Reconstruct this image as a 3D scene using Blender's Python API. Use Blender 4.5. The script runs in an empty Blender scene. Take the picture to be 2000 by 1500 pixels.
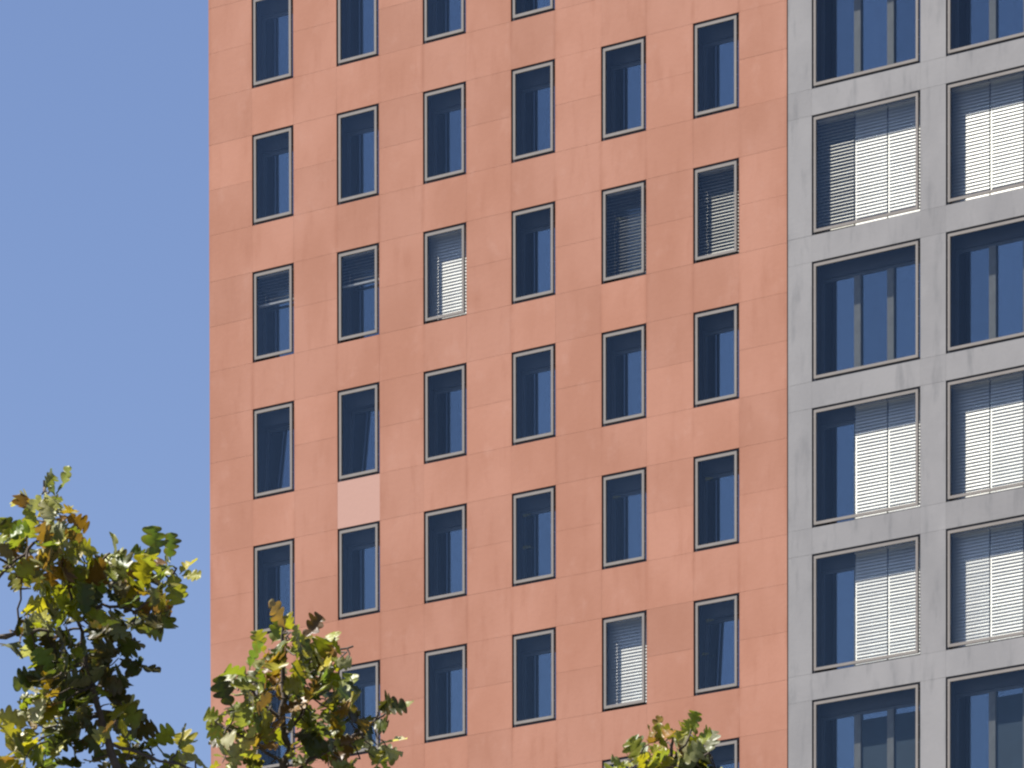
import bpy, math, random
import numpy as np
from mathutils import Vector, Matrix

S = bpy.context.scene
COL = S.collection
R = math.radians
OZ = 52.5                                   # height of the datum sill line above the ground
YAW, PIT, ROLL = 0.66491, -0.03148, -0.00181
FPX, SHY = 13000.0, 3958.65                 # focal length / rise of the lens, in pixels of a 2000 px frame
CAM = np.array([112.02881, -132.20979, -50.87783 + OZ])
_fw = np.array([-math.sin(YAW) * math.cos(PIT), math.cos(YAW) * math.cos(PIT), math.sin(PIT)])
_rt = np.array([math.cos(YAW), math.sin(YAW), 0.0])
_up = np.cross(_rt, _fw)
RT = _rt * math.cos(ROLL) + _up * math.sin(ROLL)
UP = -_rt * math.sin(ROLL) + _up * math.cos(ROLL)

# ------------------------------------------------------------------ camera, sky, sun, exposure
cd = bpy.data.cameras.new('camera')
cam = bpy.data.objects.new('camera', cd)
COL.objects.link(cam)
M = Matrix.Identity(4)
for i in range(3):
    M[i][0] = RT[i]; M[i][1] = UP[i]; M[i][2] = -_fw[i]; M[i][3] = CAM[i]
cam.matrix_world = M
cd.sensor_width = 36.0
cd.lens = 36.0 * FPX / 2000.0
cd.shift_y = SHY / 2000.0
cd.clip_start = 0.5
cd.clip_end = 12000
S.camera = cam

SUN_DIR = Vector((-1.15, -1.0, 2.6)).normalized()      # towards the sun
SUN_EL = math.asin(SUN_DIR.z)
w = bpy.data.worlds.new('World'); S.world = w; w.use_nodes = True
nt = w.node_tree
bg = nt.nodes['Background']
sky = nt.nodes.new('ShaderNodeTexSky')
sky.sky_type = 'NISHITA'
sky.sun_disc = False
sky.sun_elevation = SUN_EL
sky.sun_rotation = math.atan2(SUN_DIR.x, SUN_DIR.y)
sky.air_density = 1.0
sky.dust_density = 0.5
sky.ozone_density = 2.2
wb = nt.nodes.new('ShaderNodeVectorMath'); wb.operation = 'MULTIPLY'
wb.inputs[1].default_value = (1.0, 0.955, 1.10)          # white balance of the camera
nt.links.new(sky.outputs['Color'], wb.inputs[0])
nt.links.new(wb.outputs['Vector'], bg.inputs['Color'])
bg.inputs['Strength'].default_value = 0.0505
sl = bpy.data.lights.new('sun', 'SUN')
sl.energy = 5.0; sl.angle = R(0.53); sl.color = (1.0, 0.955, 0.89)
so = bpy.data.objects.new('sun', sl); COL.objects.link(so)
so.rotation_euler = SUN_DIR.to_track_quat('Z', 'Y').to_euler()
so.location = (0, -60, 120)
S.view_settings.view_transform = 'Standard'
S.view_settings.look = 'None'
S.view_settings.exposure = 1.2
S.view_settings.gamma = 1.0
S.cycles.use_denoising = True
S.cycles.pixel_filter_type = 'BLACKMAN_HARRIS'
S.cycles.filter_width = 2.3
S.cycles.max_bounces = 8
S.cycles.transparent_max_bounces = 24
S.cycles.sample_clamp_indirect = 6.0

# ------------------------------------------------------------------ helpers
def link(o, parent=None):
    COL.objects.link(o)
    if parent: o.parent = parent
    return o

def empty(name, loc, label, cat, group=None):
    o = bpy.data.objects.new(name, None); o.location = loc; o.empty_display_size = 0.5
    o['label'] = label; o['category'] = cat
    if group: o['group'] = group
    return link(o)

class MB:
    """collects quads and boxes into one mesh"""
    def __init__(s): s.v = []; s.f = []; s.m = []; s.t = []
    def quad(s, a, b, c, d, m=0, t=1.0):
        i = len(s.v); s.v += [a, b, c, d]; s.f.append((i, i + 1, i + 2, i + 3)); s.m.append(m); s.t.append(t)
    def box(s, x0, x1, y0, y1, z0, z1, m=0, t=1.0):
        q = s.quad
        q((x0, y0, z0), (x1, y0, z0), (x1, y0, z1), (x0, y0, z1), m, t)
        q((x1, y1, z0), (x0, y1, z0), (x0, y1, z1), (x1, y1, z1), m, t)
        q((x0, y1, z0), (x0, y0, z0), (x0, y0, z1), (x0, y1, z1), m, t)
        q((x1, y0, z0), (x1, y1, z0), (x1, y1, z1), (x1, y0, z1), m, t)
        q((x0, y0, z1), (x1, y0, z1), (x1, y1, z1), (x0, y1, z1), m, t)
        q((x0, y1, z0), (x1, y1, z0), (x1, y0, z0), (x0, y0, z0), m, t)
    def ring(s, x0, x1, z0, z1, wx, wz, y0, y1, m=0):
        """rectangular frame, four mitre-free bars butted end to end"""
        s.box(x0, x0 + wx, y0, y1, z0, z1, m); s.box(x1 - wx, x1, y0, y1, z0, z1, m)
        s.box(x0 + wx, x1 - wx, y0, y1, z0, z0 + wz, m); s.box(x0 + wx, x1 - wx, y0, y1, z1 - wz, z1, m)
    def mesh(s, name, mats, attr=False, smooth=False):
        me = bpy.data.meshes.new(name)
        me.from_pydata(s.v, [], s.f)
        for mt in mats: me.materials.append(mt)
        me.polygons.foreach_set('material_index', s.m)
        if attr:
            a = me.attributes.new('tone', 'FLOAT', 'FACE'); a.data.foreach_set('value', s.t)
        if smooth: me.polygons.foreach_set('use_smooth', [True] * len(s.f))
        me.update()
        return me

def mobj(name, me, parent=None, loc=(0, 0, 0)):
    o = bpy.data.objects.new(name, me); o.location = loc
    return link(o, parent)

# ------------------------------------------------------------------ materials
def newmat(name):
    m = bpy.data.materials.new(name); m.use_nodes = True
    t = m.node_tree
    for n in list(t.nodes): t.nodes.remove(n)
    out = t.nodes.new('ShaderNodeOutputMaterial')
    return m, t, out

def N(t, typ, **kw):
    n = t.nodes.new(typ)
    for k, v in kw.items():
        if k.startswith('i_'): n.inputs[k[2:]].default_value = v
        else: setattr(n, k, v)
    return n

def simple(name, col, rough=0.6, metal=0.0, spec=0.5, var=0.12, scale=6.0):
    m, t, out = newmat(name)
    b = N(t, 'ShaderNodeBsdfPrincipled')
    b.inputs['Roughness'].default_value = rough; b.inputs['Metallic'].default_value = metal
    b.inputs['Specular IOR Level'].default_value = spec
    tc = N(t, 'ShaderNodeTexCoord'); no = N(t, 'ShaderNodeTexNoise'); no.inputs['Scale'].default_value = scale
    no.inputs['Detail'].default_value = 5
    t.links.new(tc.outputs['Object'], no.inputs['Vector'])
    mr = N(t, 'ShaderNodeMapRange'); mr.inputs['To Min'].default_value = 1 - var; mr.inputs['To Max'].default_value = 1 + var
    mr.inputs['From Min'].default_value = 0.3; mr.inputs['From Max'].default_value = 0.7
    t.links.new(no.outputs['Fac'], mr.inputs['Value'])
    mx = N(t, 'ShaderNodeVectorMath', operation='SCALE'); mx.inputs[0].default_value = col[:3]
    t.links.new(mr.outputs['Result'], mx.inputs['Scale'])
    t.links.new(mx.outputs['Vector'], b.inputs['Base Color'])
    t.links.new(b.outputs['BSDF'], out.inputs['Surface'])
    return m

def stone(name, colA, colB, pale, stain, streaks, bandscale, stain_amt, pale_amt, fresh=(0.380, 0.222, 0.175), runoff=None):
    """cladding stone: two tones, large stretched weathering, fine grain, explicit runs of stain"""
    m, t, out = newmat(name)
    L = t.links.new
    b = N(t, 'ShaderNodeBsdfPrincipled'); b.inputs['Roughness'].default_value = 0.72
    b.inputs['Specular IOR Level'].default_value = 0.3
    tc = N(t, 'ShaderNodeTexCoord')
    def noise(scale3, detail=4.0, rough=0.55):
        mp = N(t, 'ShaderNodeMapping'); mp.inputs['Scale'].default_value = scale3
        L(tc.outputs['Object'], mp.inputs['Vector'])
        n = N(t, 'ShaderNodeTexNoise'); n.inputs['Scale'].default_value = 1.0
        n.inputs['Detail'].default_value = detail; n.inputs['Roughness'].default_value = rough
        L(mp.outputs['Vector'], n.inputs['Vector']); return n.outputs['Fac']
    def ramp(src, lo, hi, a=0.0, bb=1.0):
        mr = N(t, 'ShaderNodeMapRange'); mr.interpolation_type = 'SMOOTHSTEP'
        mr.inputs['From Min'].default_value = lo; mr.inputs['From Max'].default_value = hi
        mr.inputs['To Min'].default_value = a; mr.inputs['To Max'].default_value = bb
        L(src, mr.inputs['Value']); return mr.outputs['Result']
    def mix(fac, ca, cb, mode='MIX'):
        n = N(t, 'ShaderNodeMix', data_type='RGBA', blend_type=mode)
        if isinstance(fac, float): n.inputs[0].default_value = fac
        else: L(fac, n.inputs[0])
        for k, c in ((6, ca), (7, cb)):
            if isinstance(c, tuple): n.inputs[k].default_value = (*c, 1)
            else: L(c, n.inputs[k])
        return n.outputs[2]
    c = mix(ramp(noise(bandscale, 5), 0.34, 0.66), colA, colB)
    c = mix(ramp(noise((3.1, 3.1, 0.7), 6), 0.50, 0.78, 0.0, stain_amt), c, stain)
    c = mix(ramp(noise((1.6, 1.6, 1.3), 6, 0.65), 0.52, 0.8, 0.0, pale_amt), c, pale)
    for (u0, v0, wu, hv, colr, k) in streaks:
        sx = N(t, 'ShaderNodeSeparateXYZ'); L(tc.outputs['Object'], sx.inputs['Vector'])
        wob = N(t, 'ShaderNodeMath', operation='MULTIPLY_ADD'); wob.inputs[1].default_value = wu * 1.2; wob.inputs[2].default_value = -wu * 0.6 - u0
        L(noise((1.5, 1.5, 2.2), 3), wob.inputs[0])
        ax = N(t, 'ShaderNodeMath', operation='ADD'); L(sx.outputs['X'], ax.inputs[0]); L(wob.outputs[0], ax.inputs[1])
        a1 = N(t, 'ShaderNodeMath', operation='ABSOLUTE'); L(ax.outputs[0], a1.inputs[0])
        fx = ramp(a1.outputs[0], 0.0, wu, 1.0, 0.0)
        az = N(t, 'ShaderNodeMath', operation='SUBTRACT'); L(sx.outputs['Z'], az.inputs[0]); az.inputs[1].default_value = v0
        a2 = N(t, 'ShaderNodeMath', operation='ABSOLUTE'); L(az.outputs[0], a2.inputs[0])
        fz = ramp(a2.outputs[0], hv * 0.35, hv, k, 0.0)
        mm = N(t, 'ShaderNodeMath', operation='MULTIPLY'); L(fx, mm.inputs[0]); L(fz, mm.inputs[1])
        m3 = N(t, 'ShaderNodeMath', operation='MULTIPLY'); L(mm.outputs[0], m3.inputs[0]); L(ramp(noise((7, 7, 1.1), 4), 0.3, 0.62), m3.inputs[1])
        c = mix(m3.outputs[0], c, colr)
    if runoff:
        sx = N(t, 'ShaderNodeSeparateXYZ'); L(tc.outputs['Object'], sx.inputs['Vector'])
        for off in runoff[1:]:
            ad = N(t, 'ShaderNodeMath', operation='ADD'); L(sx.outputs['X'], ad.inputs[0]); ad.inputs[1].default_value = runoff[0] * 4.5 - off
            mo = N(t, 'ShaderNodeMath', operation='MODULO'); L(ad.outputs[0], mo.inputs[0]); mo.inputs[1].default_value = runoff[0]
            sb = N(t, 'ShaderNodeMath', operation='SUBTRACT'); L(mo.outputs[0], sb.inputs[0]); sb.inputs[1].default_value = runoff[0] / 2
            ab = N(t, 'ShaderNodeMath', operation='ABSOLUTE'); L(sb.outputs[0], ab.inputs[0])
            rr = N(t, 'ShaderNodeMath', operation='MULTIPLY'); L(ramp(ab.outputs[0], 0.01, 0.11, 0.5, 0.0), rr.inputs[0])
            L(ramp(noise((0.9, 0.9, 0.55), 4), 0.42, 0.62), rr.inputs[1])
            c = mix(rr.outputs[0], c, stain)
    grain = ramp(noise((55, 55, 55), 3, 0.7), 0.25, 0.75, 0.93, 1.07)
    at = N(t, 'ShaderNodeAttribute', attribute_name='tone')
    g = N(t, 'ShaderNodeMath', operation='MULTIPLY'); L(grain, g.inputs[0]); L(at.outputs['Fac'], g.inputs[1])
    c = mix(ramp(at.outputs['Fac'], 1.09, 1.10), c, fresh)
    sc = N(t, 'ShaderNodeVectorMath', operation='SCALE'); L(c, sc.inputs[0]); L(g.outputs[0], sc.inputs['Scale'])
    L(sc.outputs['Vector'], b.inputs['Base Color'])
    bp = N(t, 'ShaderNodeBump'); bp.inputs['Strength'].default_value = 0.25; bp.inputs['Distance'].default_value = 0.01
    L(noise((9, 9, 9), 6), bp.inputs['Height']); L(bp.outputs['Normal'], b.inputs['Normal'])
    L(b.outputs['BSDF'], out.inputs['Surface'])
    return m

def glass(name, tint, refl_col, fac, rough=0.0, warp=0.0):
    """architectural glass: coated reflection over a tinted see-through body"""
    m, t, out = newmat(name)
    L = t.links.new
    tr = N(t, 'ShaderNodeBsdfTransparent'); tr.inputs['Color'].default_value = (*tint, 1)
    gl = N(t, 'ShaderNodeBsdfGlossy'); gl.inputs['Color'].default_value = (*refl_col, 1); gl.inputs['Roughness'].default_value = rough
    mx = N(t, 'ShaderNodeMixShader')
    lw = N(t, 'ShaderNodeLayerWeight'); lw.inputs['Blend'].default_value = 0.25
    mr = N(t, 'ShaderNodeMapRange'); mr.inputs['From Min'].default_value = 0.0; mr.inputs['From Max'].default_value = 1.0
    mr.inputs['To Min'].default_value = fac; mr.inputs['To Max'].default_value = min(1.0, fac + 0.5)
    oi = N(t, 'ShaderNodeObjectInfo')
    vr = N(t, 'ShaderNodeMath', operation='MULTIPLY_ADD'); vr.inputs[1].default_value = 0.30; vr.inputs[2].default_value = 0.85
    L(oi.outputs['Random'], vr.inputs[0])
    vm = N(t, 'ShaderNodeMath', operation='MULTIPLY'); L(mr.outputs['Result'], vm.inputs[0]); L(vr.outputs[0], vm.inputs[1])
    L(lw.outputs['Fresnel'], mr.inputs['Value']); L(vm.outputs[0], mx.inputs['Fac'])
    if warp:
        tc = N(t, 'ShaderNodeTexCoord'); no = N(t, 'ShaderNodeTexNoise'); no.inputs['Scale'].default_value = 1.3
        L(tc.outputs['Object'], no.inputs['Vector'])
        bp = N(t, 'ShaderNodeBump'); bp.inputs['Strength'].default_value = warp; bp.inputs['Distance'].default_value = 0.05
        L(no.outputs['Fac'], bp.inputs['Height']); L(bp.outputs['Normal'], gl.inputs['Normal'])
    L(tr.outputs[0], mx.inputs[1]); L(gl.outputs[0], mx.inputs[2]); L(mx.outputs[0], out.inputs['Surface'])
    return m

RED_STREAKS = [
    (-1.12, 0.0, 0.16, 11.0, (0.33, 0.115, 0.055), 1.0),
    (-0.62, 1.8, 0.12, 5.5, (0.33, 0.12, 0.06), 0.9),
    (-0.35, 4.9, 0.045, 1.2, (0.62, 0.47, 0.38), 0.9),
    (-0.63, -1.5, 0.05, 1.3, (0.60, 0.42, 0.33), 0.8),
    (5.22, 1.6, 0.16, 0.5, (0.58, 0.37, 0.28), 0.7),
    (8.0, -2.6, 0.10, 0.7, (0.56, 0.37, 0.28), 0.7),
]
M_RED = stone('red_sandstone', (0.3825, 0.1793, 0.1180), (0.3349, 0.1464, 0.0897), (0.4136, 0.2169, 0.1556), (0.2974, 0.1208, 0.0705),
              RED_STREAKS, (0.42, 0.42, 0.30), 0.5, 0.5, runoff=(2.82569, 0.0, 1.393))
M_GREY = stone('grey_granite', (0.2452, 0.2388, 0.2361), (0.2141, 0.2095, 0.2086), (0.2791, 0.2718, 0.2672), (0.1418, 0.1427, 0.1455),
               [], (0.6, 0.6, 0.45), 0.85, 0.4, (0.325, 0.314, 0.303))
M_CORE = simple('dark_joint', (0.17, 0.085, 0.06), 0.9)
M_LINE = simple('anthracite_lining', (0.020, 0.024, 0.034), 0.5)
M_ROOM = simple('room_plaster', (0.10, 0.10, 0.105), 0.9)
M_FRAME = simple('frame_aluminium', (0.2150, 0.1940, 0.1720), 0.5, 0.0, 0.4, 0.06, 3)
M_CLIP = simple('bright_steel', (0.65, 0.63, 0.6), 0.3, 0.8)
M_SASH = simple('sash_metal', (0.060, 0.075, 0.095), 0.45)
M_MULL = simple('mullion_metal', (0.17, 0.175, 0.165), 0.55)
M_SLAT = simple('slat_aluminium', (0.74, 0.72, 0.655), 0.48, 0.72, 0.3, 0.04, 2)
M_RAIL = simple('rail_aluminium', (0.62, 0.60, 0.56), 0.4)
M_HINGE = simple('brass_fitting', (0.22, 0.20, 0.05), 0.45, 0.2)
M_PANE = glass('outer_glass', (0.93, 0.935, 0.93), (0.72, 0.88, 1.0), 0.014)
M_INNER = glass('coated_inner_glass', (0.20, 0.24, 0.28), (0.64, 0.82, 1.0), 0.26, 0.0, 0.02)

# ------------------------------------------------------------------ setting: ground
gm = MB(); gm.quad((-5000, -5000, 0), (5000, -5000, 0), (5000, 5000, 0), (-5000, 5000, 0))
ground = mobj('ground', gm.mesh('ground', [simple('paving', (0.055, 0.054, 0.052), 0.9, var=0.25, scale=0.5)]))
ground['kind'] = 'structure'; ground['label'] = 'flat paved ground far below the towers'; ground['category'] = 'ground'

# ------------------------------------------------------------------ towers
H = 3.5
rnd = random.Random(4)
PANEL = 0.03
JOINT = 0.0021

def facade(name, root, us, vs, holes, mats, tonef, depth, x_off, close_left=True, close_right=True, roof=True, jog=None):
    """stone slabs with open joints over a dark backing, pierced by the openings; plus the sides, roof and back"""
    mb = MB()
    for i in range(len(us) - 1):
        for j in range(len(vs) - 1):
            if (i, j) in holes: continue
            a, b_, c, d = us[i] - x_off, us[i + 1] - x_off, vs[j] + OZ, vs[j + 1] + OZ
            mb.quad((a, 0.007, c), (b_, 0.007, c), (b_, 0.007, d), (a, 0.007, d), 1)
            J = JOINT
            t = tonef(i, j)
            y0 = rnd.uniform(-0.0012, 0.0012)
            a += J * .5; b_ -= J * .5; c += J; d -= J
            mb.quad((a, y0, c), (b_, y0, c), (b_, y0, d), (a, y0, d), 0, t)
            mb.quad((a, PANEL, c), (a, y0, c), (a, y0, d), (a, PANEL, d), 0, t)
            mb.quad((b_, y0, c), (b_, PANEL, c), (b_, PANEL, d), (b_, y0, d), 0, t)
            mb.quad((a, y0, d), (b_, y0, d), (b_, PANEL, d), (a, PANEL, d), 0, t)
            mb.quad((a, PANEL, c), (b_, PANEL, c), (b_, y0, c), (a, y0, c), 0, t)
    xl, xr, zt = us[0] - x_off, us[-1] - x_off, vs[-1] + OZ
    y0 = PANEL + 0.004
    for j in range(len(vs) - 1):
        c, d = vs[j] + OZ, vs[j + 1] + OZ
        n = 6
        for k in range(n):
            ya, yb = y0 + (depth - y0) * k / n, y0 + (depth - y0) * (k + 1) / n
            t = tonef(-1, j)
            mb.quad((xl, yb - .004, c + .004), (xl, ya + .004, c + .004), (xl, ya + .004, d - .004), (xl, yb - .004, d - .004), 0, t)
            mb.quad((xr, ya + .004, c + .004), (xr, yb - .004, c + .004), (xr, yb - .004, d - .004), (xr, ya + .004, d - .004), 0, t)
    mb.quad((xl + .02, depth, 0), (xl + .02, y0, 0), (xl + .02, y0, zt), (xl + .02, depth, zt), 1)
    mb.quad((xr - .02, y0, 0), (xr - .02, depth, 0), (xr - .02, depth, zt), (xr - .02, y0, zt), 1)
    mb.quad((xr, depth, 0), (xl, depth, 0), (xl, depth, zt), (xr, depth, zt), 0, 1.0)
    mb.quad((xl, y0, zt), (xr, y0, zt), (xr, depth, zt), (xl, depth, zt), 1)
    return mobj('wall', mb.mesh('wall', mats, attr=True), root)

# ---- window meshes, shared by all windows of a kind.  local origin: lower left corner of the opening, z up
D_IN = 0.42                     # depth of the inner casements
D_BL = 0.25                     # depth of the blinds

def recess_mesh(w_, h_, nm, bl=0.063):
    mb = MB(); y0, y1, y2 = PANEL + 0.002, 0.59, 3.2
    q = mb.quad
    q((0, y1, 0), (0, y0, 0), (0, y0, h_), (0, y1, h_)); q((w_, y0, 0), (w_, y1, 0), (w_, y1, h_), (w_, y0, h_))
    q((0, y0, 0), (0, y1, 0), (w_, y1, 0), (w_, y0, 0)); q((0, y1, h_), (0, y0, h_), (w_, y0, h_), (w_, y1, h_))
    lp = 0.036  # dark lips added behind the gap to cut bright sky reflections
    mb.box(0.001, 0.056, y0 + .006, y0 + .012, bl, h_ - 0.001); mb.box(w_ - lp, w_ - 0.001, y0 + .006, y0 + .012, bl, h_ - 0.001)
    mb.box(0.056, w_ - lp, y0 + .006, y0 + .012, h_ - 0.054, h_ - 0.001); mb.box(0.001, w_ - 0.001, y0 + .006, y0 + .012, 0.001, bl)
    a, b_, c, d = -0.5, w_ + 0.0, -0.45, h_ + 0.2
    b_ = w_ + 0.5 if w_ < 2 else w_ + 0.25
    a = -0.5 if w_ < 2 else -0.25
    q((a, y2, c), (a, y1, c), (a, y1, d), (a, y2, d), 1); q((b_, y1, c), (b_, y2, c), (b_, y2, d), (b_, y1, d), 1)
    q((a, y1, c), (a, y2, c), (b_, y2, c), (b_, y1, c), 1); q((a, y2, d), (a, y1, d), (b_, y1, d), (b_, y2, d), 1)
    q((a, y2, c), (a, y2, d), (b_, y2, d), (b_, y2, c), 1)
    q((a, y1, c), (0, y1, c), (0, y1, d), (a, y1, d), 1); q((w_, y1, c), (b_, y1, c), (b_, y1, d), (w_, y1, d), 1)
    q((0, y1, c), (w_, y1, c), (w_, y1, 0), (0, y1, 0), 1); q((0, y1, h_), (w_, y1, h_), (w_, y1, d), (0, y1, d), 1)
    return mb.mesh(nm, [M_LINE, M_ROOM])

def frame_mesh(w_, h_, gap, bw, nm):
    mb = MB()
    mb.ring(gap, w_ - gap, gap * .92, h_ - gap * .92, bw, bw * 1.04, -0.012, 0.045)
    for k in range(7):                                  # small steel brackets bridging the shadow gap
        z = h_ * (k + 0.5) / 7
        mb.box(gap - 0.016, gap, 0.004, 0.03, z, z + 0.014, 1); mb.box(w_ - gap, w_ - gap + 0.016, 0.004, 0.03, z, z + 0.014, 1)
    return mb.mesh(nm, [M_FRAME, M_CLIP])

def pane_mesh(w_, h_, gap, bw, nm):
    mb = MB(); mb.box(gap + bw, w_ - gap - bw, 0.006, 0.018, gap + bw, h_ - gap - bw)
    return mb.mesh(nm, [M_PANE])

def slats_mesh(x0, x1, z_top, z_bot, tilt, rail, nm, pitch=0.080, width=0.098):
    """curved horizontal slats between two heights, with head box and bottom rail; tilt 0 = flat, 90 = shut"""
    mb = MB()
    n = max(1, int((z_top - z_bot - 0.05) / pitch))
    ca, sa = math.cos(R(tilt)), math.sin(R(tilt))
    jr = random.Random(int(tilt * 7 + x0 * 100))
    for k in range(n):
        zc = z_top - 0.05 - pitch * (k + 0.5)
        da = jr.uniform(-1.2, 1.2); c2, s2 = math.cos(R(tilt + da)), math.sin(R(tilt + da))
        prof = []
        for q in range(5):
            s = -0.5 + q / 4.0
            bow = 0.0045 * (1 - 4 * s * s)
            y = s * width * c2 - bow * s2; z = s * width * s2 + bow * c2
            prof.append((D_BL + y, zc + z))
        base = len(mb.v)
        for (y, z) in prof: mb.v += [(x0, y, z), (x1, y, z)]
        for q in range(4):
            i = base + q * 2
            mb.f.append((i, i + 1, i + 3, i + 2)); mb.m.append(0); mb.t.append(1)
    mb.box(x0, x1, D_BL - 0.05, D_BL + 0.05, z_top - 0.05, z_top, 1)
    if rail: mb.box(x0, x1, D_BL - 0.04, D_BL + 0.04, z_bot - 0.045, z_bot, 1)
    me = mb.mesh(nm, [M_SLAT, M_RAIL])
    return me

def sash_mesh(w_, z0, h_, fw, nm, y=0.0, dep=0.07):
    mb = MB(); mb.ring(0.004, w_ - 0.004, z0, h_, fw, fw, y, y + dep)
    return mb.mesh(nm, [M_SASH])

def quad_pane(x0, x1, z0, z1, y, nm, mat):
    mb = MB(); mb.box(x0, x1, y, y + 0.02, z0, z1)
    return mb.mesh(nm, [mat])

# ================= red tower
P, WW, WH = 2.82569, 1.39338, 2.31403
L0, RSEAM = -1.462, 16.955
us = [L0]; wcols = {}
for c in range(6):
    wcols[len(us)] = c
    us += [c * P, c * P + WW]
us.append(RSEAM)
FL0, FL1 = -15, 5
vs = []; vrow = {}
for k in range(FL0, FL1):
    vrow[len(vs)] = k
    vs += [k * H, k * H + WH / 2, k * H + WH]
vs.append(FL1 * H)
red = empty('office_tower', (0, 0, 0), 'tall red stone clad tower with narrow upright windows in six columns', 'building')
# floors: 1 = row at the top of the photo ... -5 = row at the bottom
shown = {(c, k) for c in range(6) for k in range(-5, 2)} - {(4, 1), (5, 1), (0, -5), (1, -5), (2, -5)}
holes = set()
for i, c in wcols.items():
    for j, k in vrow.items():
        if (c, k) in shown: holes |= {(i, j), (i, j + 1)}
tones = {}
def red_tone(i, j):
    if (i, j) not in tones:
        r_ = random.Random(i * 977 + j * 31)
        tones[(i, j)] = max(0.93, min(1.07, r_.gauss(1.0, 0.026)))
    return tones[(i, j)]
def cell(u, v):
    i = max(k for k in range(len(us) - 1) if us[k] <= u); j = max(k for k in range(len(vs) - 1) if vs[k] <= v)
    return i, j
tones[cell(3.4, -7.5)] = 1.13                            # the pale replacement slab
tones[cell(0.6, 2.9)] = 1.06
red_wall = facade('wall', red, us, vs, holes, [M_RED, M_CORE], red_tone, 22.0, 0.0)

GAP, BW = 0.071, 0.068
me_rec = recess_mesh(WW, WH, 'window'); me_rec2 = recess_mesh(WW, WH, 'window', 0.015); me_fr = frame_mesh(WW, WH, GAP, BW, 'frame'); me_pn = pane_mesh(WW, WH, GAP, BW, 'pane')
LINT = 0.40
me_lint = MB(); me_lint.box(0.003, WW - 0.003, 0.345, 0.575, WH - LINT, WH - 0.003); me_lint = me_lint.mesh('blind_box', [M_LINE])
SF = 0.085
me_sash = sash_mesh(WW, 0.0, WH - LINT - 0.004, SF, 'sash', 0.0)
me_inp = quad_pane(SF, WW - SF, SF, WH - LINT - SF, 0.03, 'inner_pane', M_INNER)
slat_cache = {}
def blind(parent, x0, x1, zt, zb, tilt, rail=True):
    key = (x0, x1, zt, zb, tilt, rail)
    if key not in slat_cache: slat_cache[key] = slats_mesh(x0, x1, zt, zb, tilt, rail, 'blind')
    return mobj('blind', slat_cache[key], parent)

RB = {   # (column, floor): blind bottom height, tilt
    (0, -1): (WH - 0.81, 24), (1, -1): (WH - 0.815, 24), (2, -1): (0.05, 69),
    (4, -1): (0.05, 22), (5, -1): (0.05, 36), (4, -4): (0.05, 69)}
TILT = {(0, -2): 4.5, (1, -2): 4.0, (5, -4): 2.5}
HINGE = {(4, -1): [(0.12, 1.60)], (5, -1): [(0.12, 1.60)], (4, -3): [(-0.02, 1.80)], (3, -3): [(-0.02, 1.80), (-0.02, 1.0)],
         (5, -3): [(0.0, 1.80)], (5, -4): [(0.02, 1.85), (-0.15, 1.05)]}
me_hinge = MB(); me_hinge.box(0.0, 0.12, -0.05, 0.0, 0.0, 0.07); me_hinge.box(0.12, 0.21, -0.03, 0.0, 0.015, 0.05)
me_hinge = me_hinge.mesh('hinge', [M_HINGE])
for (c, k) in sorted(shown):
    wn = mobj('window', me_rec2 if (c, k) in RB else me_rec, red, (c * P, 0, k * H + OZ))
    mobj('frame', me_fr, wn); mobj('pane', me_pn, wn); mobj('blind_box', me_lint, wn)
    sh = mobj('sash', me_sash, wn, (0, D_IN, 0.004))
    ip = mobj('inner_pane', me_inp, wn, (0, D_IN, 0.004))
    if (c, k) in TILT:
        for o in (sh, ip):
            o.rotation_euler = (-R(TILT[(c, k)]), 0, 0)
        sh['label'] = 'inner casement tilted open at the top'
    if (c, k) in RB:
        zb, tl = RB[(c, k)]
        blind(wn, 0.02, WW - 0.02, WH - 0.06, zb, tl)
        wn['label'] = 'window with its blind pulled half way' if zb > 0.5 else 'window with its slatted blind down'
    for (hx, hz) in HINGE.get((c, k), []):
        mobj('hinge', me_hinge, wn, (0.10 + hx, D_IN - 0.04 if k == -1 else D_IN - 0.02, hz))
# ================= grey wing
GX, GP, GW, GH, GZ = 17.69235, 3.91177, 3.1767, 2.86387, 0.03959
SEAM = 16.985
gus = [SEAM]; gcols = {}
for c in range(4):
    gcols[len(gus)] = c
    gus += [GX + c * GP, GX + c * GP + GW]
gus.append(GX + 3 * GP + GW + 0.735)
gvs = [-OZ]; gvrow = {}
for k in range(-14, 5):
    gvrow[len(gvs)] = k
    gvs += [GZ + k * H, GZ + k * H + GH]
gvs.append(GZ + 5 * H)
grey = empty('office_tower', (SEAM, 0, 0), 'grey stone gridded tower with wide square windows, joined flush to the red tower', 'building')
gshown = {(c, k) for c in range(3) for k in range(-5, 1)} | {(2, 1)}
gholes = {(i, j) for i, c in gcols.items() for j, k in gvrow.items() if (c, k) in gshown}
def grey_tone(i, j):
    r_ = random.Random(i * 613 + j * 57 + 5)
    return max(0.92, min(1.08, r_.gauss(1.0, 0.03)))
grey_wall = facade('wall', grey, gus, gvs, gholes, [M_GREY, simple('dark_grey_joint', (0.11, 0.11, 0.115), 0.9)], grey_tone, 22.0, SEAM)

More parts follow.
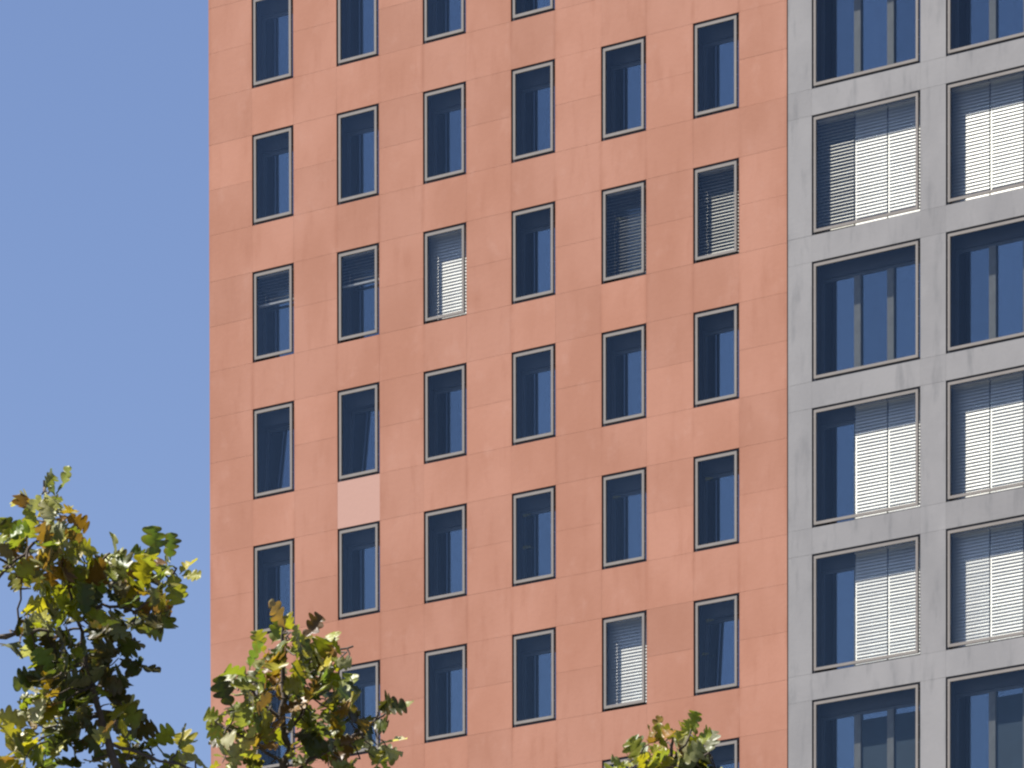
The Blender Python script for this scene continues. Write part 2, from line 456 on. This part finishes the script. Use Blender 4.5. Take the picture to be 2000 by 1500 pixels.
g_rec = recess_mesh(GW, GH, 'window'); g_rec2 = recess_mesh(GW, GH, 'window', 0.015); g_fr = frame_mesh(GW, GH, 0.062, 0.066, 'frame'); g_pn = pane_mesh(GW, GH, 0.062, 0.066, 'pane')
GL = 0.36
g_lint = MB(); g_lint.box(0.003, GW - 0.003, 0.345, 0.575, GH - GL, GH - 0.003); g_lint = g_lint.mesh('blind_box', [M_LINE])
MU = (1.08, 2.05); MWD = 0.095; D_G = 0.40
g_sash = sash_mesh(GW, 0.0, GH - GL - 0.004, 0.07, 'sash')
mm_ = MB(); mm_.box(-MWD, MWD, -0.03, 0.07, 0.07, GH - GL - 0.074); g_mull = mm_.mesh('mullion', [M_MULL])
edges = [0.07] + [e for m_ in MU for e in (m_ - MWD, m_ + MWD)] + [GW - 0.07]
g_ip = [quad_pane(edges[2 * i], edges[2 * i + 1], 0.07, GH - GL - 0.074, 0.03, 'inner_pane', M_INNER) for i in range(3)]
BAYS = [(0.02, 1.085), (1.12, 2.045), (2.08, GW - 0.02)]
GB = {   # (column, floor): blind tilt per bay (None = raised)
    (0, -1): [41, 67, 67], (0, -3): [None, 68, 69], (0, -4): [None, 70, 69],
    (1, -1): [66, 67, 67], (1, -3): [67, 69, 69], (1, -4): [72, 69, 69]}
GBAYS = {0: BAYS, 1: BAYS, 2: BAYS}
CURT = {(0, -5): (1, 2), (1, -5): (1, 2)}
M_SCREEN = simple('blue_screen_cloth', (0.040, 0.066, 0.092), 0.9, var=0.1, scale=2)
for (c, k) in sorted(gshown):
    wn = mobj('window', g_rec2 if (c, k) in GB else g_rec, grey, (GX + c * GP - SEAM, 0, GZ + k * H + OZ))
    mobj('frame', g_fr, wn); mobj('pane', g_pn, wn); mobj('blind_box', g_lint, wn)
    mobj('sash', g_sash, wn, (0, D_G, 0.004))
    for m_ in MU: mobj('mullion', g_mull, wn, (m_, D_G, 0.004))
    for me in g_ip: mobj('inner_pane', me, wn, (0, D_G, 0.004))
    if (c, k) in CURT:
        for b_ in CURT[(c, k)]:
            x0, x1 = edges[2 * b_] + 0.01, edges[2 * b_ + 1] - 0.01
            sm = MB(); sm.box(x0, x1, D_G + 0.012, D_G + 0.018, 0.10, GH - 0.62)
            sm.box(x0, x1, D_G + 0.006, D_G + 0.024, 0.075, 0.10); sm.box(x0, x1, D_G + 0.002, D_G + 0.026, GH - 0.62, GH - 0.57)
            mobj('roller_screen', sm.mesh('roller_screen', [M_SCREEN]), wn)
        wn['label'] = 'window with blue grey roller screens down'
    down = GB.get((c, k))
    if down:
        wn['label'] = 'window with bright slatted blinds down'
        for (x0, x1), tl in zip(GBAYS[c], down):
            if tl is None: continue
            blind(wn, x0, x1, GH - 0.08, 0.05, tl)

# ------------------------------------------------------------------ oaks
def ray(px, py):
    d = _fw * FPX + RT * (px - 1000.0) - UP * (py - 750.0 - SHY)
    return d / np.linalg.norm(d)
def at(px, py, dist): return CAM + ray(px, py) * dist

def leaf_material():
    m, t, out = newmat('oak_leaf')
    L = t.links.new
    at_ = N(t, 'ShaderNodeAttribute', attribute_name='leaf')
    tc = N(t, 'ShaderNodeTexCoord')
    no = N(t, 'ShaderNodeTexNoise'); no.inputs['Scale'].default_value = 28; no.inputs['Detail'].default_value = 5
    L(tc.outputs['Object'], no.inputs['Vector'])
    mr = N(t, 'ShaderNodeMapRange'); mr.inputs['From Min'].default_value = 0.52; mr.inputs['From Max'].default_value = 0.70
    L(no.outputs['Fac'], mr.inputs['Value'])
    blot = N(t, 'ShaderNodeMath', operation='MULTIPLY'); L(mr.outputs['Result'], blot.inputs[0]); blot.inputs[1].default_value = 0.4
    mx = N(t, 'ShaderNodeMix', data_type='RGBA'); L(blot.outputs[0], mx.inputs[0]); L(at_.outputs['Color'], mx.inputs[6]); mx.inputs[7].default_value = (0.11, 0.055, 0.016, 1)
    geo = N(t, 'ShaderNodeNewGeometry')
    under = N(t, 'ShaderNodeMix', data_type='RGBA'); under.inputs[0].default_value = 0.55
    L(mx.outputs[2], under.inputs[6]); under.inputs[7].default_value = (0.27, 0.28, 0.15, 1)
    two = N(t, 'ShaderNodeMix', data_type='RGBA'); L(geo.outputs['Backfacing'], two.inputs[0]); L(mx.outputs[2], two.inputs[6]); L(under.outputs[2], two.inputs[7])
    b = N(t, 'ShaderNodeBsdfPrincipled'); b.inputs['Roughness'].default_value = 0.42; b.inputs['Specular IOR Level'].default_value = 0.4
    L(two.outputs[2], b.inputs['Base Color'])
    bp = N(t, 'ShaderNodeBump'); bp.inputs['Strength'].default_value = 0.35; bp.inputs['Distance'].default_value = 0.004
    n2 = N(t, 'ShaderNodeTexNoise'); n2.inputs['Scale'].default_value = 70; L(tc.outputs['Object'], n2.inputs['Vector'])
    L(n2.outputs['Fac'], bp.inputs['Height']); L(bp.outputs['Normal'], b.inputs['Normal'])
    tl = N(t, 'ShaderNodeBsdfTranslucent')
    tint = N(t, 'ShaderNodeMix', data_type='RGBA', blend_type='MULTIPLY'); tint.inputs[0].default_value = 1.0
    L(mx.outputs[2], tint.inputs[6]); tint.inputs[7].default_value = (1.5, 1.6, 0.6, 1); L(tint.outputs[2], tl.inputs['Color'])
    ms = N(t, 'ShaderNodeMixShader'); ms.inputs[0].default_value = 0.38
    L(b.outputs[0], ms.inputs[1]); L(tl.outputs[0], ms.inputs[2]); L(ms.outputs[0], out.inputs['Surface'])
    return m
M_LEAF = leaf_material()
M_BARK = simple('oak_bark', (0.085, 0.065, 0.05), 0.9, var=0.35, scale=30)

def leaf_templates(n=12):
    """oak leaves: rounded lobes with narrow sinuses, widest beyond the middle, curled and folded"""
    T = []
    for q in range(n):
        r_ = random.Random(100 + q)
        st = 60
        bend = r_.uniform(-0.5, 0.6); fold = r_.uniform(-0.1, 0.55); tw = r_.uniform(-0.6, 0.6); arc = r_.uniform(-0.12, 0.12)
        wide = r_.uniform(0.9, 1.25)
        halves = []
        for side in (0, 1):
            k = r_.choice([3, 4, 4])
            cuts = [0.13] + [0.13 + 0.87 * ((i + r_.uniform(-0.12, 0.12)) / k) ** 0.92 for i in range(1, k)] + [1.0]
            pk = [wide * (0.13 + 0.24 * math.sin(math.pi * min(1, (i + 0.75) / (k + 0.35)) ** 1.25)) * r_.uniform(0.85, 1.12) for i in range(k)]
            halves.append((cuts, pk))
        def half(side, tt):
            cuts, pk = halves[side]
            if tt <= 0.13: return 0.012 + 0.04 * (tt / 0.13) ** 3
            for i in range(len(pk)):
                if tt <= cuts[i + 1]:
                    f = (tt - cuts[i]) / (cuts[i + 1] - cuts[i])
                    v0 = 0.05 if i == 0 else 0.40 * min(pk[i - 1], pk[i])
                    v1 = 0.0 if i == len(pk) - 1 else 0.40 * min(pk[i], pk[i + 1])
                    base = v0 + (v1 - v0) * f
                    return base + (pk[i] - 0.5 * (v0 + v1)) * math.sqrt(max(0.0, math.sin(math.pi * f)))
            return 0.0
        V = []; edge = []
        for i in range(st + 1):
            tt = i / st
            for s in (-1, -0.5, 0, 0.5, 1):
                W = half(0 if s < 0 else 1, tt)
                y = s * W + arc * math.sin(math.pi * tt)
                x = tt + 0.13 * abs(s) * W * (1 if tt < 0.93 else (1 - tt) / 0.07)
                z = fold * abs(s) * W + bend * 0.35 * tt * tt + 0.045 * math.sin(9 * tt + 4 * s + q) * abs(s)
                a = tw * tt; y2 = y * math.cos(a) - z * math.sin(a) * 0.5; z2 = z * math.cos(a) + y * math.sin(a)
                V.append((x, y2, z2)); edge.append(abs(s))
        F = []
        for i in range(st):
            for k in range(4):
                p = i * 5 + k
                F.append((p, p + 5, p + 6, p + 1))
        T.append((np.array(V), np.array(F), np.array(edge)))
    return T
LEAVES = leaf_templates()
PAL = {  # leaf colours; the dark set is dark green with crown shade painted in
    'g': [(0.075, 0.098, 0.014), (0.10, 0.115, 0.015), (0.13, 0.13, 0.016), (0.055, 0.080, 0.016)],
    'y': [(0.17, 0.165, 0.014), (0.20, 0.17, 0.015), (0.14, 0.15, 0.014), (0.11, 0.125, 0.014)],
    'b': [(0.13, 0.068, 0.013), (0.15, 0.095, 0.013), (0.075, 0.040, 0.014), (0.13, 0.12, 0.012)],
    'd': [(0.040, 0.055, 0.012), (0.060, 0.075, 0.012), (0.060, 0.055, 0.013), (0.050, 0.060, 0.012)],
    'p': [(0.10, 0.105, 0.03), (0.26, 0.235, 0.14), (0.22, 0.21, 0.12), (0.11, 0.12, 0.02)]}

class Tree:
    def __init__(s, seed):
        s.r = random.Random(seed); s.V = []; s.F = []; s.C = []; s.nv = 0
        s.sets = [([], [])]; s.cur = 0
    def leaf(s, pos, direction, normal, size, kind):
        V, F, E = s.r.choice(LEAVES)
        x = Vector(direction).normalized(); z = Vector(normal); z = (z - x * z.dot(x))
        if z.length < 1e-3: z = x.orthogonal()
        z.normalize(); y = z.cross(x)
        Rm = np.array([x, y, z])
        s.V.append((V * size) @ Rm + np.array(pos)); s.F.append(F + s.nv); s.nv += len(V)
        c = np.array(s.r.choice(PAL[kind])); c = c * (s.r.uniform(0.7, 1.15) if kind == 'd' else s.r.uniform(1.3, 2.15))  # dark set kept dimmer, shade put into its colour
        brown = np.array((0.12, 0.05, 0.015)) * s.r.uniform(0.7, 1.3)
        k = (E ** 2) * (s.r.random() ** 2) * 0.65
        C = c[None, :] * (1 - k[:, None]) + brown[None, :] * k[:, None]
        s.C.append(np.concatenate([C, np.ones((len(V), 1))], 1))
    def tube(s, pts, r0, r1, sides=7):
        Vl, Fl = s.sets[s.cur]
        pts = [Vector(p) for p in pts]
        base = len(Vl); n = len(pts)
        for i, p in enumerate(pts):
            d = (pts[min(i + 1, n - 1)] - pts[max(i - 1, 0)]).normalized()
            a = d.orthogonal().normalized() if abs(d.z) > .9 else d.cross(Vector((0, 0, 1))).normalized()
            b_ = d.cross(a)
            rr = r0 + (r1 - r0) * i / (n - 1)
            for k in range(sides):
                an = 2 * math.pi * k / sides
                q = p + (a * math.cos(an) + b_ * math.sin(an)) * rr * (1 + 0.12 * s.r.uniform(-1, 1))
                Vl.append(tuple(q))
        for i in range(n - 1):
            for k in range(sides):
                k2 = (k + 1) % sides
                Fl.append((base + i * sides + k, base + i * sides + k2, base + (i + 1) * sides + k2, base + (i + 1) * sides + k))
    def wob(s, a, b_, n=5, amt=0.03):
        a, b_ = Vector(a), Vector(b_); L_ = (b_ - a).length
        out = []
        for i in range(n + 1):
            p = a.lerp(b_, i / n)
            if 0 < i < n: p += Vector((s.r.gauss(0, 1), s.r.gauss(0, 1), s.r.gauss(0, 1))) * amt * L_
            out.append(p)
        return out
    def cluster(s, c, rad, n, kind, grow=(0, 0, 1), size=0.112):
        """a rosette of leaves round a twig end"""
        g = Vector(grow).normalized(); c = Vector(c)
        for _ in range(n):
            d = Vector((s.r.gauss(0, 1), s.r.gauss(0, 1), s.r.gauss(0, 1)))
            d = (d.normalized() + g * 0.55).normalized()
            p = c + d * rad * s.r.uniform(0.05, 0.5)
            nrm = Vector((s.r.gauss(0.05, .6), s.r.gauss(-0.5, .6), s.r.gauss(0.6, .55)))
            if kind == 'p': nrm = -nrm if s.r.random() < 0.6 else nrm
            kk = kind
            if s.r.random() < 0.22: kk = s.r.choice('gyyybp')
            s.leaf(p, d + Vector((0, 0, -0.25 * s.r.random())), nrm, size * s.r.uniform(0.62, 1.22), kk)
    def build(s, root):
        loc = root.location
        me = bpy.data.meshes.new('crown')
        V = np.concatenate(s.V) - np.array(loc); F = np.concatenate(s.F); C = np.concatenate(s.C)
        me.vertices.add(len(V)); me.vertices.foreach_set('co', V.astype(np.float32).ravel())
        me.loops.add(F.size); me.loops.foreach_set('vertex_index', F.astype(np.int32).ravel())
        me.polygons.add(len(F)); me.polygons.foreach_set('loop_start', np.arange(0, F.size, 4, dtype=np.int32))
        me.polygons.foreach_set('use_smooth', np.ones(len(F), dtype=bool))
        at_ = me.attributes.new('leaf', 'FLOAT_COLOR', 'POINT'); at_.data.foreach_set('color', C.astype(np.float32).ravel())
        me.materials.append(M_LEAF); me.update(calc_edges=True); me.validate()
        mobj('crown', me, root)
        for nm, (v, f) in zip(['trunk'] + ['branch'] * 50, s.sets):
            me = bpy.data.meshes.new(nm); me.from_pydata([tuple(Vector(p) - loc) for p in v], [], f)
            me.materials.append(M_BARK); me.polygons.foreach_set('use_smooth', [True] * len(f)); me.update()
            mobj(nm, me, root)

def oak(seed, dist, stem, limbs, clusters, label, lower_r, zspread, extra=(), xc=0, xs=1.0, ysh=0, yend=1500, dens=1.0):
    T = Tree(seed)
    P3 = lambda x, y, dd=0.0: Vector(at(x, y, dist + dd))
    nodes = []
    top = P3(*stem[0])
    base = Vector((top.x + T.r.uniform(-.1, .1), top.y, 0.0))
    root = empty('oak_tree', base, label, 'tree', 'young oaks in front of the towers')
    sp = [P3(*p) for p in stem]                            # bottom of the frame upwards
    T.tube(T.wob(base, sp[0], 8, 0.008), 0.13, 0.030, 10)
    def addpoly(pts, r0, r1):
        full = []
        for a, b_ in zip(pts[:-1], pts[1:]):
            w_ = T.wob(a, b_, 4, 0.035); full += w_ if not full else w_[1:]
        T.tube(full, r0, r1); nodes.extend((q_, T.cur) for q_ in full)
    addpoly(sp, 0.017, 0.005)
    for lb, r0 in limbs:
        T.sets.append(([], [])); T.cur = len(T.sets) - 1
        addpoly([P3(*p) for p in lb], r0, 0.004)
    for (x, y, rp, n, kind) in clusters:
        x = xc + (x - xc) * xs; y += ysh * min(1.0, max(0.0, (yend - y) / 120.0)); n = max(1, int(n * dens + T.r.random()))
        dd = T.r.gauss(0, zspread)
        c = P3(x, y, dd)
        near, T.cur = min(nodes, key=lambda q: (q[0] - c).length)
        g = (c - near) if (c - near).length > .02 else Vector((0, 0, 1))
        T.tube(T.wob(near, c, 4, 0.06), 0.0045, 0.0022, sides=5)
        rad = rp * dist / FPX
        T.cluster(c, rad, n, kind, g.normalized() + Vector((0, 0, .4)))
    T.cur = 0
    # the rest of the crown, below and beside the picture
    for _ in range(lower_r):
        z = T.r.uniform(3.2, 6.6)
        an = T.r.uniform(0, 6.283); rr = 1.5 * math.sqrt(T.r.random()) * (1 - 0.35 * abs(z - 4.6) / 2)
        c = Vector((base.x + rr * math.cos(an), base.y + rr * math.sin(an), z))
        T.tube(T.wob(Vector((base.x, base.y, z - 0.7)), c, 4, 0.04), 0.012, 0.004, sides=5)
        T.cluster(c, 0.16, 10, T.r.choice('gggyb'))
    for (x, y, dd, rp, n, kind) in extra:                  # unseen crown continued out of the frame, added to shade the leaves
        c = P3(x, y, dd)
        near, T.cur = min(nodes, key=lambda q: (q[0] - c).length)
        T.tube(T.wob(near, c, 4, 0.05), 0.006, 0.003, sides=5)
        T.cluster(c, rp * dist / FPX, n, kind)
    T.build(root)
    return root

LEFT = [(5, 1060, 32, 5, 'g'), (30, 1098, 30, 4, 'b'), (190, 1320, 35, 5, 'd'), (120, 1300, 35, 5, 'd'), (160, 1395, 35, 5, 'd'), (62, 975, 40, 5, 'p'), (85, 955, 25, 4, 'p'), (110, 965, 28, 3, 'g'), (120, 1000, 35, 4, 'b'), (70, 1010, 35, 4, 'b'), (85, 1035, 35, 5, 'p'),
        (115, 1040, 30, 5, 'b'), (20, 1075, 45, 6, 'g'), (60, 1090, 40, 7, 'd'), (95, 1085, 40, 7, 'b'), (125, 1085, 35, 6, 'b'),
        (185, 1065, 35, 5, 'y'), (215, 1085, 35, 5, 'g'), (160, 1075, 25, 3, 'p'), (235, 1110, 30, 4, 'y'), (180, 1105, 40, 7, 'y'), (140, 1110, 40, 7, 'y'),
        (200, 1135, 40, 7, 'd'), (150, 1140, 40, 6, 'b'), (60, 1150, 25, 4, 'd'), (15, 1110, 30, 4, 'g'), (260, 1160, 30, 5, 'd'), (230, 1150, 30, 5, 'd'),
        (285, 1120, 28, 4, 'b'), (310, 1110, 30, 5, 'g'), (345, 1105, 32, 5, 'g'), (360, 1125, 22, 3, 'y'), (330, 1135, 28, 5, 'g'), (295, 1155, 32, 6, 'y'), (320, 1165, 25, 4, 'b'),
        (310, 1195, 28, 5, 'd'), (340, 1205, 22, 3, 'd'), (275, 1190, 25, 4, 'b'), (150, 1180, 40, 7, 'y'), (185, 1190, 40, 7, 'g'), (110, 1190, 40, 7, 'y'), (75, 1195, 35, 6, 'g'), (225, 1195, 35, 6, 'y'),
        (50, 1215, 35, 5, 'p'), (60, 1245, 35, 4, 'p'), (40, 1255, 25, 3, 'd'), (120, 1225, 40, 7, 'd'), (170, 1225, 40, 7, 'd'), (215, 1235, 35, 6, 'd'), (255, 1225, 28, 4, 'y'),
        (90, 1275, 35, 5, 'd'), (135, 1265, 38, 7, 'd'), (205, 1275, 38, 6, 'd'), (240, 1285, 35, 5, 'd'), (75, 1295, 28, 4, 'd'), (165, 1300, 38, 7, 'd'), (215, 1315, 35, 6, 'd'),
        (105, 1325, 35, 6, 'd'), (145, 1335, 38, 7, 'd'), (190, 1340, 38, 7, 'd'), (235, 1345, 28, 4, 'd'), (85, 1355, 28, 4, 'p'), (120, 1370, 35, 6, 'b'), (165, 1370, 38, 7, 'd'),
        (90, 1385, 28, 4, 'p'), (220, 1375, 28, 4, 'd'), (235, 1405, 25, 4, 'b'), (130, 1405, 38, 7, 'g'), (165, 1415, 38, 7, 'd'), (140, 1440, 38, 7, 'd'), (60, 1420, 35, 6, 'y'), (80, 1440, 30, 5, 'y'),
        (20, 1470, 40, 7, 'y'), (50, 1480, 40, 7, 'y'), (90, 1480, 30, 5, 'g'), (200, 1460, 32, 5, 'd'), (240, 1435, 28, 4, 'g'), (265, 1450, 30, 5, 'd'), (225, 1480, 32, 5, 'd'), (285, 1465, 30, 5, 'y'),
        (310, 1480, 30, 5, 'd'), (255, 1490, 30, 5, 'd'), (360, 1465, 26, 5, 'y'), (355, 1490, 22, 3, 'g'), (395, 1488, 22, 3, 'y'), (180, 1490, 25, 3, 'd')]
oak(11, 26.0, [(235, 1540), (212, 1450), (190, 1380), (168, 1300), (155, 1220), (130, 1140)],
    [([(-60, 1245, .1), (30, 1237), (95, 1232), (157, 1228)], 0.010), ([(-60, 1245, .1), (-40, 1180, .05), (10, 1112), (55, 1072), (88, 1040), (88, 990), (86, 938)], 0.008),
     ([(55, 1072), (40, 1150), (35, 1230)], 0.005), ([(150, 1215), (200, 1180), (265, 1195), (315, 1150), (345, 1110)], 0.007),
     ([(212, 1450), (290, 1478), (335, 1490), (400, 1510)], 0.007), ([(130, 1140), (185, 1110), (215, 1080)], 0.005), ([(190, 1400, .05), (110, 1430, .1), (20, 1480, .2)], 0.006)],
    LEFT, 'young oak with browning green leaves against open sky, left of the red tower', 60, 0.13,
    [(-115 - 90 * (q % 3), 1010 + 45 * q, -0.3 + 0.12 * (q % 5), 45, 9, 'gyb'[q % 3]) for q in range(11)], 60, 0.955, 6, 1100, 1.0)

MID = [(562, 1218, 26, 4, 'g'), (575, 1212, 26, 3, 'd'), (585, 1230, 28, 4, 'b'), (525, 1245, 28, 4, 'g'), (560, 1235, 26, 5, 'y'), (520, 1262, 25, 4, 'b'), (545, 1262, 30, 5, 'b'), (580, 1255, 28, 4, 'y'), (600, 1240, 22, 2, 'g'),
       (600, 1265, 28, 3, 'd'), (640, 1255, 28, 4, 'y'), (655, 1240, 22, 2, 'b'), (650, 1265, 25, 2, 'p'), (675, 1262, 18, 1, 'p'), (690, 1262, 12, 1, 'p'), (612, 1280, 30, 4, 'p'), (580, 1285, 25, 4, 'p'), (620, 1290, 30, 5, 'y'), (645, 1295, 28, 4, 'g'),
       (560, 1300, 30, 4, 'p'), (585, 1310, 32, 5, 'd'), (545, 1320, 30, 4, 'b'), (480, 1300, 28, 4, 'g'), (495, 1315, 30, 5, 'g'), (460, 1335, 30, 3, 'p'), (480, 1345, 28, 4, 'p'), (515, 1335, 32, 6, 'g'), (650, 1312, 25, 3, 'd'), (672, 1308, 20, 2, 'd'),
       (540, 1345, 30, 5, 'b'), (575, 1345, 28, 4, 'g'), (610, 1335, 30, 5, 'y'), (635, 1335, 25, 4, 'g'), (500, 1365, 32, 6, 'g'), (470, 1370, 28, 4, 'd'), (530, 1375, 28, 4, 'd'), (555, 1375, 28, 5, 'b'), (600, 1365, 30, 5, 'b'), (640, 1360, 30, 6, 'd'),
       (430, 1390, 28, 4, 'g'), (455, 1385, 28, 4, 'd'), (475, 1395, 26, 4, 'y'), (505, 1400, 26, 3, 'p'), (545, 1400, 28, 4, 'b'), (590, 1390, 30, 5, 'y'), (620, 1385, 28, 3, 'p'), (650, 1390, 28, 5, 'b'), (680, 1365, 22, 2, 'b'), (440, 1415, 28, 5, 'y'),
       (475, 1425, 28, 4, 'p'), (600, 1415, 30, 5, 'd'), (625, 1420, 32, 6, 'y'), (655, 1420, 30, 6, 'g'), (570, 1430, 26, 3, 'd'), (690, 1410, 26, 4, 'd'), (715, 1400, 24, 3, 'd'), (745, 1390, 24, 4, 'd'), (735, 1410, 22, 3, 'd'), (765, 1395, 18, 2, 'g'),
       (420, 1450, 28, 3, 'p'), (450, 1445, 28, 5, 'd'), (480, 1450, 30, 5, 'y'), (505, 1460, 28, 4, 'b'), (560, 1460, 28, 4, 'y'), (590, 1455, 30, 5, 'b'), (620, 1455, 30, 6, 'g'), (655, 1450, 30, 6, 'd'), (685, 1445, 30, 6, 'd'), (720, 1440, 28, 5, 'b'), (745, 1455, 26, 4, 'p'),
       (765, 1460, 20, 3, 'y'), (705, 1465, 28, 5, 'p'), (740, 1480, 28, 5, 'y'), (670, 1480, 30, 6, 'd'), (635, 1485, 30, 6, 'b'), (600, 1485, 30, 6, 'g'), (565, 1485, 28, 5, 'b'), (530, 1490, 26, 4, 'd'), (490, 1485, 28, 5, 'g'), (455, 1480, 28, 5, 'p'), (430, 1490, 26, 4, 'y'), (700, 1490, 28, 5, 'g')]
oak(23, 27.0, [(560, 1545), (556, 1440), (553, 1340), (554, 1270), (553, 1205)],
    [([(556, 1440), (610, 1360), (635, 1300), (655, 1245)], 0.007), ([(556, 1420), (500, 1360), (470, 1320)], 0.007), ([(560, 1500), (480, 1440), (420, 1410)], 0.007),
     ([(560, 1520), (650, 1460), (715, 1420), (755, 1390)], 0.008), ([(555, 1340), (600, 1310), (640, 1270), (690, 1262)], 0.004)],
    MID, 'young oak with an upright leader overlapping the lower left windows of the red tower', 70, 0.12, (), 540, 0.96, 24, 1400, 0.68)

RIGHT = [(1228, 1462, 22, 2, 'p'), (1250, 1455, 24, 3, 'g'), (1268, 1432, 22, 4, 'b'), (1245, 1475, 26, 4, 'y'), (1275, 1455, 26, 5, 'g'), (1298, 1435, 22, 4, 'y'), (1310, 1450, 26, 5, 'y'), (1290, 1472, 28, 6, 'g'), (1342, 1430, 26, 5, 'y'), (1355, 1420, 22, 3, 'g'),
         (1335, 1455, 28, 5, 'y'), (1325, 1475, 28, 5, 'p'), (1375, 1460, 24, 4, 'd'), (1350, 1475, 24, 5, 'b'), (1258, 1492, 28, 5, 'y'), (1300, 1495, 30, 6, 'd'), (1340, 1495, 28, 5, 'd'), (1375, 1488, 24, 4, 'p'), (1400, 1485, 18, 3, 'p'), (1228, 1488, 20, 3, 'y'), (1395, 1498, 24, 4, 'y'), (1280, 1505, 30, 6, 'd'), (1340, 1515, 30, 6, 'g')]
oak(37, 27.5, [(1305, 1600), (1306, 1540), (1310, 1480), (1315, 1440)],
    [([(1306, 1560), (1260, 1500), (1240, 1465)], 0.006), ([(1306, 1550), (1350, 1490), (1385, 1470)], 0.006), ([(1310, 1490), (1345, 1440), (1352, 1418)], 0.005)],
    RIGHT, 'small oak crown tip poking up in front of the bottom of the sixth window column', 60, 0.10, (), 1310, 1.04, 22, 1600, 0.95)
